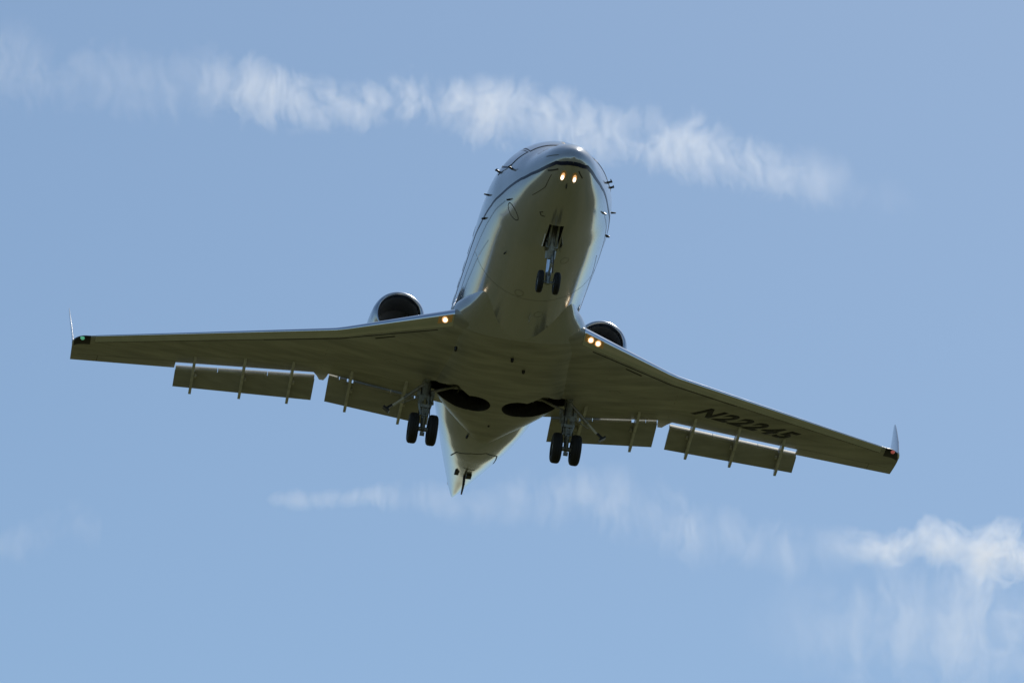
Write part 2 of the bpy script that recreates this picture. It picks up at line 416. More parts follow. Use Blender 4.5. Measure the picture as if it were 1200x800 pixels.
def tip_light(s, w):
    # black glazed corner of the wing tip with its coloured lens
    mb = MB(); rings = []
    ys = [9.06 + .03 * i for i in range(13)]
    for y in ys:
        c = TE(y) - LE(y); L = .30 * (1 - ((y - 9.06) / .40) ** 2 * .3); ce = L / c
        xs = [ce * (i / 8) ** 1.6 for i in range(8, -1, -1)]
        cr = [P(LE(y) + x * c, s * y, Wz(y) + yt(x) * tc(y) * c + .005) for x in xs] + [P(LE(y) + x * c - .003, s * y, Wz(y) - yt(x) * tc(y) * c * .95 - .007) for x in xs[::-1]]
        rings.append(cr)
    mb.loft(rings)
    o = mb.build('tip_light_housing', M_['black'], w)
    mb = MB()
    c0 = (LE(9.24) + .02, s * 9.24, Wz(9.24) - .015)
    mb.loft([[P(c0[0] + .05 * r * math.cos(t), c0[1] + .05 * r * math.sin(t), c0[2] - .035 - h) for t in [2 * math.pi * k / 16 for k in range(16)]] for r, h in ((1, -.03), (.95, .0), (.6, .02), (.1, .027))])
    if s > 0:
        m2 = MB(); c1 = (LE(9.40) + .08, s * 9.42, Wz(9.4))
        m2.loft([[P(c1[0] + .16 * r * math.cos(t) , c1[1] + .035 * r * math.sin(t) + .10 * r * math.cos(t) * .3, c1[2] - .02 - h) for t in [2 * math.pi * k / 16 for k in range(16)]] for r, h in ((1, -.03), (.95, .0), (.6, .015), (.1, .02))])
        m2.build('strobe_lens', M_['clearlens'], o)
    mb.build('navigation_lamp', M_['red'] if s > 0 else M_['green'], o, label='red navigation lamp' if s > 0 else 'green navigation lamp')

wings = {}
for s in (-1, 1):
    w = wing(s); wings[s] = w
    leading_edge(s, w); winglet(s, w); tip_light(s, w)
    wing_strip(s, w, [(1.7, LE(1.7) + .36), (3.7, LE(3.7) + .25), (5, LE(5) + .235), (5.3, LE(5.3) + .23)], .026, 'skin_seam', M_['seam'], .0025)
    wing_strip(s, w, [(5.3, LE(5.3) + .23), (8.95, LE(8.95) + .22)], .018, 'skin_seam', M_['seam2'], .0025)
    wing_strip(s, w, [(2.55, LE(2.55) + .42), (2.95, LE(2.95) + .41)], .035, 'skin_seam', M_['seam'], .0025)
    wing_strip(s, w, [(7.12, 12.60), (9.3, 13.27)], .016, 'aileron_seam', M_['seam2'], .0025)
    wing_strip(s, w, [(8.85, 13.13), (8.87, TE(8.87) - .02)], .014, 'aileron_seam', M_['seam2'], .0025)
    wing_strip(s, w, [(2.0, 11.2), (3.9, 11.05), (7.0, 12.15)], .010, 'skin_seam', M_['seam2'], .002)
    for y, fr in ((2.5, .42), (3.2, .42), (4.6, .40), (5.5, .40), (6.4, .42), (7.4, .44), (8.2, .45), (3.0, .62), (5.0, .60)):
        c = TE(y) - LE(y); ac = LE(y) + fr * c; ry, ra = .13, .075
        wing_strip(s, w, [(y + ry * math.cos(t), ac + ra * math.sin(t) + .4 * ry * math.cos(t)) for t in [2 * math.pi * k / 16 for k in range(17)]], .008, 'access_panel', M_['seam2'], .0015)
    wing_strip(s, w, [(4.1, LE(4.1) + .9), (8.9, LE(8.9) + .55)], .008, 'skin_seam', M_['seam2'], .0015)
    for y in (2.2, 3.9, 5.9, 7.6): wing_strip(s, w, [(y, LE(y) + .4), (y + .02, TE(y) - .75)], .007, 'skin_seam', M_['seam2'], .0015)
    flaps(s, w)

# ---- registration under the port wing
def registration(text, y0, a_base, size, slope, w):
    cu = bpy.data.curves.new('t', 'FONT'); cu.body = text; cu.size = size; cu.shear = .42; cu.offset = .030; cu.space_character = 1.22
    cu.resolution_u = 6
    to = bpy.data.objects.new('t', cu); col.objects.link(to)
    dg = bpy.context.evaluated_depsgraph_get(); dg.update()
    me = bpy.data.meshes.new_from_object(to.evaluated_get(dg)); bpy.data.objects.remove(to)
    bm = bmesh.new(); bm.from_mesh(me)
    bmesh.ops.triangulate(bm, faces=bm.faces); bmesh.ops.subdivide_edges(bm, edges=bm.edges, cuts=2, use_grid_fill=False)
    b = Vector((slope, 1)).normalized(); u = Vector((-b.y, b.x))      # (a, y): baseline and 'up' towards the leading edge
    for v in bm.verts:
        q = Vector((a_base, y0)) + b * v.co.x + u * v.co.y
        v.co = P(q.x, q.y, wsurf(q.y, q.x, False, .006))
    r = bmesh.ops.extrude_face_region(bm, geom=bm.faces[:])
    for e in r['geom']:
        if isinstance(e, bmesh.types.BMVert): e.co.z += .003
    bmesh.ops.recalc_face_normals(bm, faces=bm.faces)
    me2 = bpy.data.meshes.new('registration'); bm.to_mesh(me2); bm.free(); me2.materials.append(M_['text'])
    o = bpy.data.objects.new('registration', me2); col.objects.link(o); o.parent = w
    o['label'] = 'black slanted registration digits under the wing'
registration('N22245', 4.36, 10.98, .66, .47, wings[1])

# ---- bays
def cut_prism(poly, z0, z1):
    mb = MB(); mb.loft([[P(a, y, z) for a, y in poly] for z in (z0, z1)])
    return mb
def circle(ca, cy, r, ra=None, n=40): return [(ca + (ra or r) * math.cos(2 * math.pi * k / n), cy + r * math.sin(2 * math.pi * k / n)) for k in range(n)]
cutters = []
for s in (-1, 1):
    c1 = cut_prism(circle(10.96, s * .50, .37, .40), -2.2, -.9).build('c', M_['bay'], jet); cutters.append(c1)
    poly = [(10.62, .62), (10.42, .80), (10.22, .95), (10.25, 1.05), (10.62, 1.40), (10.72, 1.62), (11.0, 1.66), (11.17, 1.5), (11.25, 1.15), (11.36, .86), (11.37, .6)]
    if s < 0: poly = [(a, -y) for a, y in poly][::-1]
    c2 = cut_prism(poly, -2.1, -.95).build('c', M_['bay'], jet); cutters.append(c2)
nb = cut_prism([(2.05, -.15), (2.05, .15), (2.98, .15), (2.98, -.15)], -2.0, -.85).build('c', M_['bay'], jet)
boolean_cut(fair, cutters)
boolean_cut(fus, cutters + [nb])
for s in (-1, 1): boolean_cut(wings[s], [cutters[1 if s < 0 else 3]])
for c in cutters + [nb]: bpy.data.objects.remove(c)

# pipes and frames inside the main wheel wells
for s in (-1, 1):
    mb = MB()
    for k, (a0, a1) in enumerate(((10.75, 10.75), (11.0, 11.0), (11.2, 11.2))):
        mb.tube((a0, s * .16, -1.02), (a1, s * 1.15, -1.06), .022)
    mb.tube((10.6, s * .45, -1.05), (11.32, s * .45, -1.05), .03); mb.tube((10.6, s * .8, -1.08), (11.32, s * .85, -1.08), .018)
    mb.box((10.95, s * .5, -.98), (.22, .3, .1))
    mb.build('bay_plumbing', M_['rod'], fair)
# ---- fuselage surface details
def surf_strip(pts, wd, name, m, off=.004, parent=None, mirror=False, label=None, n=10):
    """pts: (a, theta) polyline on the fuselage; wd metres or list"""
    fine = []
    for i in range(len(pts) - 1):
        for k in range(n):
            t = k / n; fine.append((pts[i][0] * (1 - t) + pts[i + 1][0] * t, pts[i][1] * (1 - t) + pts[i + 1][1] * t))
    fine.append(pts[-1]); mb = MB(); rings = []
    for i, (a, t) in enumerate(fine):
        a1, t1 = fine[max(0, i - 1)]; a2, t2 = fine[min(len(fine) - 1, i + 1)]
        c = fpt(a, t, off); d = (fpt(a2, t2, off) - fpt(a1, t1, off)).normalized()
        nn = fnormal(a, t); w_ = d.cross(nn).normalized()
        hw = (wd(i / (len(fine) - 1)) if callable(wd) else wd) / 2
        rings.append([c - w_ * hw, c - w_ * hw - nn * .02, c + w_ * hw - nn * .02, c + w_ * hw])
    mb.loft(rings); return mb.build(name, m, parent or fus, label=label)
zS = [(.3, -.80), (.6, -.765), (.9, -.72), (1.25, -.645), (1.7, -.555), (2.1, -.487), (2.9, -.383), (3.5, -.335), (4.05, -.283), (4.6, -.225), (5.4, -.125), (6.3, -.06), (8, .0), (14, .05)]
for s in (1, -1):
    q0 = [(.085, -math.pi / 2), (.09, fth(.09, y=.05 * s)), (.12, fth(.12, y=.12 * s)), (.19, fth(.19, y=.20 * s))] + [(a, fth(a, z=z, side=s) - (2 * math.pi if s < 0 else 0)) for a, z in zS]
    surf_strip(q0, lambda t: .095 - .055 * min(1, t * 1.5), 'cheatline', M_['stripe'])
    surf_strip([(a, fth(a, z=z, side=s)) for a, z in ((2.7, -.60), (3.2, -.535), (3.9, -.49), (4.7, -.43), (5.3, -.385), (7, -.27), (12, -.2))], .028, 'cheatline', M_['stripe2'])
    surf_strip([(a, fth(a, z=z, side=s)) for a, z in ((4.4, -.70), (5.5, -.55), (7, -.42), (12, -.3))], lambda t: .02 + .05 * t, 'cheatline', M_['stripe2'])
def patch(fn, n, m, name, mat_, off=.006, parent=None, label=None):
    """solid shell panel on the fuselage: fn(u,v)->(a,theta)"""
    mb = MB(); top = [[fpt(*fn(i / n, j / m), off) for j in range(m + 1)] for i in range(n + 1)]
    bot = [[fpt(*fn(i / n, j / m), -.015) for j in range(m + 1)] for i in range(n + 1)]
    vs = [v for r in top for v in r] + [v for r in bot for v in r]; N = (n + 1) * (m + 1); fs = []
    idx = lambda i, j: i * (m + 1) + j
    for i in range(n):
        for j in range(m):
            fs.append((idx(i, j), idx(i + 1, j), idx(i + 1, j + 1), idx(i, j + 1))); fs.append(tuple(x + N for x in (idx(i, j + 1), idx(i + 1, j + 1), idx(i + 1, j), idx(i, j))))
    ring = [idx(i, 0) for i in range(n + 1)] + [idx(n, j) for j in range(1, m + 1)] + [idx(i, m) for i in range(n - 1, -1, -1)] + [idx(0, j) for j in range(m - 1, 0, -1)]
    for k in range(len(ring)):
        p, q_ = ring[k], ring[(k + 1) % len(ring)]; fs.append((p, p + N, q_ + N, q_))
    mb.add(vs, fs); return mb.build(name, mat_, parent or fus, label=label)
def quad_fn(p00, p10, p11, p01):    # corners (a, z) converted with side
    def f(u, v):
        a = (p00[0] * (1 - u) + p10[0] * u) * (1 - v) + (p01[0] * (1 - u) + p11[0] * u) * v
        t = (p00[1] * (1 - u) + p10[1] * u) * (1 - v) + (p01[1] * (1 - u) + p11[1] * u) * v
        return a, t
    return f
D = math.radians
for s in (1, -1):
    S_ = (lambda t: D(t)) if s > 0 else (lambda t: math.pi - D(t))
    # front, side and rear cockpit panes; (a, angle from the horizontal)
    for (c, g) in ((((1.86, 88), (2.12, 46), (2.95, 52), (2.72, 88)), 1), (((2.20, 42), (2.62, 20), (3.22, 26), (3.0, 47)), 1), (((2.72, 18.5), (3.30, 17), (3.42, 30), (3.30, 24.5)), 1)):
        pts = [(a, S_(t)) for a, t in c]
        g_ = quad_fn(pts[0], pts[1], pts[2], pts[3])
        fr = patch(quad_fn(*[(a + da, S_(t + dt)) for (a, t), (da, dt) in zip(c, ((-.05, 1.6), (-.05, -1.6), (.05, -1.6), (.05, 1.6)))]), 8, 8, 'windscreen', M_['frame'], .004)
        patch(g_, 8, 8, 'pane', M_['glass'], .009, parent=fr)
    for k in range(6):              # cabin windows
        a0 = 6.0 + .86 * k; w_, zm, h = fsec(a0)
        def fn(u, v, a0=a0):
            r = u; t = 2 * math.pi * v
            return a0 + .16 * r * math.copysign(abs(math.cos(t)) ** .7, math.cos(t)), S_(math.degrees(math.asin((.38 + .22 * r * math.copysign(abs(math.sin(t)) ** .7, math.sin(t)) - zm) / h)))
        patch(fn, 3, 24, 'cabin_window', M_['glass'], .005)
def fin_at(a, th, h, l, t, name, m, lean=0., bend=0., parent=None):
    n = fnormal(a, th); c = fpt(a, th); f = Vector((1, 0, 0)); f = (f - n * f.dot(n)).normalized(); b = n.cross(f)
    mb = MB(); rings = []
    for k, x in ((0, -.03), (.5, .5), (1, 1.0)):
        o = c + n * h * x - f * lean * max(0, x) * h + f * bend * (1 if x == 1 else 0); ll = l * (1 - .45 * k)
        rings.append([o + f * ll * dx + b * t * db for dx, db in ((.5, 0), (.2, .5), (-.5, .12), (-.5, -.12), (.2, -.5))])
    mb.loft(rings); return mb.build(name, m, parent or fus)
def probe(a, th, h, l):     # L-shaped pitot probe: stalk and forward tube
    n = fnormal(a, th); c = fpt(a, th); f = Vector((1, 0, 0)); f = (f - n * f.dot(n)).normalized()
    mb = MB(); b = n.cross(f)
    def tube(p0, p1, r0, r1):
        d = (p1 - p0).normalized(); u = d.orthogonal().normalized(); w_ = d.cross(u)
        mb.loft([[p + (u * math.cos(t) + w_ * math.sin(t)) * r for t in [2 * math.pi * i / 10 for i in range(10)]] for p, r in ((p0, r0), (p1, r1))])
    tube(c - n * .02, c + n * h, .03, .02); tube(c + n * h - f * .02, c + n * h + f * l, .020, .010)
    mb.build('pitot_probe', M_['black'], fus)
for s in (1, -1):
    sd_ = s
    probe(2.35, fth(2.35, z=-.02, side=s), .09, .12)
    probe(3.3, fth(3.3, z=.36, side=s), .08, .07)
    fin_at(3.75, fth(3.75, z=.02, side=s), .10, .09, .025, 'static_probe', M_['black'])
    fin_at(4.15, fth(4.15, z=-.33, side=s), .07, .12, .03, 'static_probe', M_['black'])
    # angle of attack / ice detector
    fin_at(2.45, fth(2.45, z=-.68, side=s), .07, .08, .035, 'static_probe', M_['black'])
fin_at(.68, fth(.68, y=-.03), .07, .10, .03, 'belly_blade', M_['black'])
fin_at(4.05, fth(4.05, y=-.80), .05, .06, .03, 'belly_blade', M_['black'])
fin_at(12.1, fth(12.1, y=-.01), .10, .12, .05, 'belly_blade', M_['black'])
fin_at(13.06, fth(13.06, y=-.37), .07, .09, .05, 'belly_blade', M_['black'])
# oval access seam on the starboard cheek
ov = [(2.56 + .26 * math.cos(t) * .55 + .02 * math.sin(t), fth(2.56, y=-.88) + D(10.5) * math.sin(t)) for t in [2 * math.pi * k / 28 for k in range(29)]]
surf_strip(ov, .02, 'hatch_seam', M_['seam'], .003, n=2)
# chine marks beside the nose lights
surf_strip([(.36, fth(.36, y=-.26)), (.62, fth(.62, y=-.44))], .03, 'hatch_seam', M_['seam'], .003)
surf_strip([(.28, fth(.28, y=.15)), (.50, fth(.50, y=.26))], .025, 'hatch_seam', M_['seam'], .003)
surf_strip([(.6, fth(.6, y=-.36)), (1.0, fth(1.0, y=-.42)), (1.5, fth(1.5, y=-.62))], .012, 'hatch_seam', M_['seam'], .003)
surf_strip([(1.72, fth(1.72, y=-.34)), (1.78, fth(1.78, y=-.40)), (1.86, fth(1.86, y=-.36)), (1.84, fth(1.84, y=-.28))], .02, 'hatch_seam', M_['seam'], .003)
# dark slots on the radome above the stripe
surf_strip([(.64, fth(.64, z=-.52, side=-1)), (.22, fth(.22, z=-.66, side=-1))], .02, 'hatch_seam', M_['seam2'], .003)
# aft equipment hatch seam and tail details
sh = [(15.1, fth(15.1, y=-.52)), (14.42, fth(14.42, y=-.46)), (14.02, fth(14.02, y=-.16)), (13.86, fth(13.86, y=.17)), (14.28, fth(14.28, y=.46)), (15.35, fth(15.35, y=.50))]
surf_strip(sh, .03, 'hatch_seam', M_['seam'], .003)
surf_strip([(15.4, fth(15.4, y=-.18)), (15.45, fth(15.45, y=.1))], .04, 'hatch_seam', M_['seam2'], .003)
mb = MB()
mb.tube((16.25, -.05, -.88), (16.32, -.05, -1.12), .035, .03); mb.tube((16.28, -.05, -1.10), (16.8, -.03, -1.13), .03, .02); mb.tube((16.5, -.04, -.83), (16.52, -.04, -1.12), .02)
mb.box((16.05, .03, -.97), (.2, .12, .10)); mb.box((16.1, -.25, -.90), (.25, .10, .05))
mb.build('tail_bumper', M_['black'], fus)
mb = MB(); mb.tube((19.35, 0, .30), (19.62, 0, .36), .17, .14, 24); mb.tube((19.60, 0, .36), (19.63, 0, .36), .10, .10, 20)
mb.build('exhaust_pipe', M_['rod'], fus)

for a in (5.6,): surf_strip([(a, -math.pi * (.10 + .8 * k / 14)) for k in range(15)], .008, 'skin_seam', M_['seam2'], .002, n=3)
for a0, y0 in ((4.6, .35), (5.4, -.3), (6.3, .25), (3.6, .4)):
    surf_strip([(a0 + .14 * math.cos(t), fth(a0, y=y0) + .07 * math.sin(t)) for t in [2 * math.pi * k / 16 for k in range(17)]], .008, 'access_panel', M_['seam2'], .002, n=2)
fin_at(6.4, fth(6.4, y=.07), .16, .30, .02, 'belly_blade', M_['paint'])
surf_strip([(6.95, fth(6.95, y=.52)), (7.15, fth(7.15, y=.56))], .02, 'skin_seam', M_['seam2'], .003)
# ---- nose taxi lights
for yy in (-.142, .093):
    a = .44; th = fth(a, y=yy); n = fnormal(a, th); c = fpt(a, th)
    f = Vector((1, 0, 0)); f = (f - n * f.dot(n)).normalized(); b = n.cross(f)
    def disc(rf, rb, off, name, m, par, du=0.):
        mb = MB(); cc = c + n * off - f * du
        mb.loft([[cc + f * rf * k * math.cos(t) + b * rb * k * math.sin(t) + n * hh for t in [2 * math.pi * i / 24 for i in range(24)]] for k, hh in ((1.0, -.03), (1.0, .0), (.7, .012), (.1, .016))])
        return mb.build(name, m, par)
    h = disc(.145, .062, .001, 'taxi_light', M_['lamphouse'], jet)
    disc(.125, .048, .006, 'lens', M_['lampglow'], h, .005)
    disc(.075, .032, .016, 'bulb', M_['lampcore'], h, .035)
# ---- wing root landing lights
for s in (-1, 1):
    mb = MB()
    y0, y1 = (1.46, 1.90) if s > 0 else (1.46, 1.74)
    rings = []
    for y in (y0, (y0 + y1) / 2, y1):
        c = TE(y) - LE(y)
        rings.append([P(LE(y) - .012 + x * c, s * y, Wz(y) - yt(x) * tc(y) * c * .95 - .012) for x in (.0006, .003, .008, .014, .022, .032)] + [P(LE(y) + .032 * c, s * y, Wz(y) - .02), P(LE(y) + .03, s * y, Wz(y) - .02)])
    mb.loft(rings); h = mb.build('landing_light', M_['lamphouse'], wings[s])
    for k, y in enumerate((1.58, 1.76) if s > 0 else (1.60,)):
        c = TE(y) - LE(y); x = .014
        cc = P(LE(y) + x * c - .03, s * y, Wz(y) - yt(x) * tc(y) * c * .95 - .03)
        n = Vector((.75, 0, -.66)).normalized(); u = n.orthogonal().normalized(); v = n.cross(u)
        for r, off, nm, m in ((.07, 0, 'lens', M_['lampglow']), (.045, .012, 'bulb', M_['lampcore'])):
            mb = MB(); mb.loft([[cc + (u * math.cos(t) + v * math.sin(t)) * r * kk + n * (off + hh) for t in [2 * math.pi * i / 20 for i in range(20)]] for kk, hh in ((1, -.03), (1, 0), (.6, .012), (.1, .016))])
            mb.build(nm, m, h)

# ---- engines
def engine(s):
    ey, ez = s * 2.31, .77; n = 56
    def ring(a, r, y=ey, z=ez): return [P(a, y + r * math.cos(2 * math.pi * k / n), z + r * math.sin(2 * math.pi * k / n)) for k in range(n)]
    mb = MB()
    out = [(11.86, .603), (12.1, .628), (12.5, .65), (13.0, .66), (13.6, .655), (14.2, .62), (14.8, .56), (15.4, .485), (15.42, .46), (15.0, .47), (14.6, .46)]
    mb.loft([ring(*p) for p in [(11.9, .50), (11.862, .59)] + out + [(13.5, .47), (12.6, .49), (11.9, .50)]], caps=(False, False))
    e = mb.build('engine', M_['paint'], jet, sharp=50)
    mb = MB()
    lip = [(11.862, .606), (11.75, .588), (11.68, .568), (11.63, .545), (11.605, .52), (11.60, .505), (11.605, .49), (11.63, .475), (11.68, .462), (11.76, .454), (11.76, .46), (11.862, .58)]
    mb.loft([ring(*p) for p in lip + [lip[0]]], caps=(False, False)); mb.build('intake_lip', M_['lip'], e, sharp=60)
    mb = MB()
    duct = [(11.755, .453), (11.9, .448), (12.2, .452), (12.45, .46), (12.45, .48), (11.755, .475)]
    mb.loft([ring(*p) for p in duct + [duct[0]]], caps=(False, False)); mb.build('intake_duct', M_['duct'], e)
    mb = MB()
    for k in range(28):
        t = 2 * math.pi * k / 28; r = []
        for rr, tw in ((.10, .5), (.28, .9), (.452, 1.15)):
            w_ = .05 * rr / .28 + .012; c_ = Vector((math.cos(t), math.sin(t))); d_ = Vector((-math.sin(t), math.cos(t)))
            q = [(dx, du) for dx, du in ((-math.cos(tw), -math.sin(tw)), (math.cos(tw), math.sin(tw)))]
            r.append([P(12.42 + dx * .05 + e_, ey + c_.x * rr + d_.x * du * w_, ez + c_.y * rr + d_.y * du * w_) for dx, du in q for e_ in (0, .006)])
        mb.loft([[x[0], x[1], x[3], x[2]] for x in r])
    mb.loft([ring(12.52, .46), ring(12.54, .46)]); mb.loft([ring(a, r) for a, r in ((12.5, .13), (12.38, .12), (12.28, .09), (12.2, .05), (12.17, .01))])
    mb.build('fan', M_['fan'], e)
    mb = MB()      # pylon
    rings = []
    for y in (1.0, 1.3, 1.75):
        rings.append([P(12.3 + x * 2.9, s * y, ez + .0 + yt(x) * .30) for x in XS] + [P(12.3 + x * 2.9, s * y, ez - yt(x) * .30) for x in XS[:0:-1]])
    mb.loft(rings); mb.build('pylon', M_['paint'], e)
for s in (-1, 1): engine(s)

# ---- tail
def foil(l, t, th, axis, n=XS):
    l = Vector(l); t = Vector(t); c = (t - l).length; r = []
    for x in n: q = l.lerp(t, x) + axis * (yt(x) * th * c + .001); r.append(P(*q))
    for x in n[:0:-1]: q = l.lerp(t, x) - axis * (yt(x) * th * c + .001); r.append(P(*q))
    return r
mb = MB(); Y = Vector((0, 1, 0)); Z = Vector((0, 0, 1))
mb.loft([foil((13.2, 0, 1.18), (18.9, 0, .95), .09, Y), foil((14.6, 0, 1.5), (19.0, 0, 1.3), .11, Y), foil((17.9, 0, 3.45), (20.1, 0, 3.45), .11, Y)])
fin = mb.build('tail_fin', M_['paint'], jet)
mb = MB(); mb.loft([[P(a, .17 * k * math.cos(2 * math.pi * i / 24), 3.5 + .16 * k * math.sin(2 * math.pi * i / 24)) for i in range(24)] for a, k in ((17.7, .05), (17.8, .5), (18.1, .85), (18.6, 1), (19.8, .95), (20.5, .5), (20.85, .08))])
mb.build('tail_bullet', M_['paint'], fin)
for s in (-1, 1):
    mb = MB(); mb.loft([foil((18.35, s * .05, 3.5), (20.3, s * .05, 3.5), .1, Z), foil((19.9, s * 3.9, 3.55), (20.75, s * 3.9, 3.55), .1, Z), foil((20.1, s * 4.05, 3.55), (20.75, s * 4.05, 3.55), .06, Z)])
    mb.build('tailplane', M_['paint'], jet)

# ---- landing gear
YA = Vector((0, 1, 0))
def main_gear(s):
    def p(a, y, z): return (a, s * y, z)
    mb = MB(); ax = 1.598; az = -2.39; aa = 10.655
    mb.tube(p(10.88, 1.60, -.95), p(10.84, 1.60, -1.30), .095, .10)              # trunnion
    mb.tube(p(10.65, 1.60, -1.17), p(11.10, 1.60, -1.17), .07)
    mb.tube(p(10.84, 1.60, -1.25), p(10.74, 1.60, -1.66), .085, .10)            # outer cylinder
    mb.box(p(10.76, 1.60, -1.64), (.20, .30, .12)); 
    for d in (-.115, .115):                                                      # yoke cheeks
        mb.tube(p(10.72, 1.60 + d * .6, -1.55), p(10.68, 1.60 + d, -1.78), .038, .046); mb.tube(p(10.68, 1.60 + d, -1.78), p(10.66, 1.60 + d * .55, -2.05), .044, .032)
    mb.box(p(10.60, 1.60, -1.86), (.07, .20, .07)); mb.box(p(10.64, 1.60, -1.98), (.12, .12, .12))
    mb.tube(p(10.70, 1.60, -1.66), p(10.66, 1.60, -2.0), .05, .05, mi=1)
    mb.tube(p(10.67, 1.60, -1.98), p(10.66, 1.60, -2.43), .062, .055)
    mb.tube(p(aa, 1.36, az), p(aa, 1.84, az), .05)                                # axle
    mb.tube(p(10.50, 1.545, -1.95), p(10.44, 1.55, -2.17), .02); mb.tube(p(10.50, 1.65, -1.95), p(10.44, 1.65, -2.17), .02)
    mb.tube(p(10.44, 1.60, -2.17), p(10.60, 1.60, -2.42), .03)                   # torque links
    for q0, q1 in (((10.72, 1.51, -1.4), (10.60, 1.47, -2.2)), ((10.76, 1.70, -1.35), (10.62, 1.72, -2.25)), ((10.6, 1.52, -1.3), (10.58, 1.50, -1.9))):
        mb.tube(p(*q0), p(*q1), .012, mi=2)                                       # brake hoses
    mb.box(p(10.62, 1.60, -2.52), (.06, .10, .07))
    mb.box(p(10.78, 1.44, -1.50), (.10, .08, .14)); mb.box(p(10.74, 1.75, -1.52), (.08, .07, .12)); mb.tube(p(10.74, 1.46, -1.5), p(10.7, 1.43, -1.75), .03)
    g = mb.build('main_gear', [M_['strut'], M_['steel'], M_['black']], jet)
    for y in (1.387, 1.810):
        w_ = MB(); w_.wheel(p(aa, y, az), YA, .345, .215); w_.build('wheel', [M_['rubber'], M_['rim']], g)
    mb = MB()
    mb.tube(p(10.9, .92, -1.13), p(10.86, 1.60, -1.43), .034, .032); mb.tube(p(10.95, .90, -1.13), p(10.9, 1.0, -1.16), .05)
    mb.build('side_brace', M_['rod'], g)
    mb = MB(); mb.tube(p(10.80, 1.62, -1.22), p(10.86, 2.06, -1.62), .048, .045); mb.tube(p(10.86, 2.06, -1.62), p(10.92, 2.28, -1.80), .03, .03, mi=1)
    mb.tube(p(10.78, 1.66, -1.55), p(10.9, 2.1, -1.72), .014)
    mb.build('retraction_actuator', [M_['rod'], M_['vane']], g)
    mb = MB()      # small leg door lug
    mb.box(p(10.95, 2.42, -1.90), (.14, .17, .04), Matrix.Rotation(R_(38) * s, 3, 'X')); mb.box(p(10.93, 2.36, -1.84), (.05, .16, .05), Matrix.Rotation(R_(-40) * s, 3, 'X'))
    mb.build('door_link', M_['black'], g)
for s in (-1, 1): main_gear(s)

def nose_gear():
    mb = MB(); ng = jet
    mb.tube((2.55, 0, -1.0), (2.72, 0, -1.62), .095, .09); mb.tube((2.72, 0, -1.58), (2.77, 0, -1.74), .115, .105)
    mb.tube((2.76, 0, -1.70), (2.80, 0, -2.10), .058, .058, mi=1)
    mb.tube((2.79, 0, -2.05), (2.80, 0, -2.30), .06, .05); mb.tube((2.80, -.20, -2.26), (2.80, .20, -2.26), .032)
    mb.tube((2.55, -.055, -1.05), (2.70, -.06, -1.55), .028); mb.tube((2.55, .065, -1.05), (2.70, .07, -1.55), .028)
    mb.tube((2.1, -.08, -1.15), (2.70, -.07, -1.58), .024); mb.tube((2.1, .08, -1.15), (2.70, .07, -1.58), .024)   # drag brace
    mb.box((2.70, .0, -1.50), (.18, .26, .12)); mb.box((2.68, .09, -1.42), (.10, .07, .12)); mb.box((2.66, -.09, -1.36), (.10, .05, .10))
    mb.tube((2.64, 0.03, -1.72), (2.58, 0.02, -1.92), .026); mb.tube((2.58, 0.02, -1.92), (2.74, 0, -2.12), .026)    # torque links
    mb.tube((2.62, .06, -1.60), (2.66, .07, -2.1), .012, mi=2)
    g = mb.build('nose_gear', [M_['strut'], M_['steel'], M_['black']], ng)
    for y in (-.158, .186):
        w_ = MB(); w_.wheel((2.80, y, -2.26), YA, .235, .125); w_.build('wheel', [M_['rubber'], M_['rim']], g)
    for y, z0, z1 in ((-.175, -1.34, -1.60), (.175, -1.34, -1.50)):
        mb = MB(); mb.loft([[P(a, y + dy + math.copysign(.04, y) * (z < -1.4), z) for a, z in ((2.45, z0), (2.98, z0), (2.95, z1), (2.52, z1))] for dy in (-.008, .008)])
        mb.build('gear_door', M_['paint'], g)
nose_gear()

# small drains and beacons under the wing root
for a, y in ((8.35, -1.25), (8.4, .0), (8.9, .32)):
    mb = MB(); z = -1.49 if abs(y) < 1 else -1.44
    mb.loft([[P(a + .05 * k * math.cos(t), y + .035 * k * math.sin(t), z - h) for t in [2 * math.pi * i / 12 for i in range(12)]] for k, h in ((1, -.05), (1, .03), (.5, .05))])
    mb.build('drain_mast', M_['black'], fair)


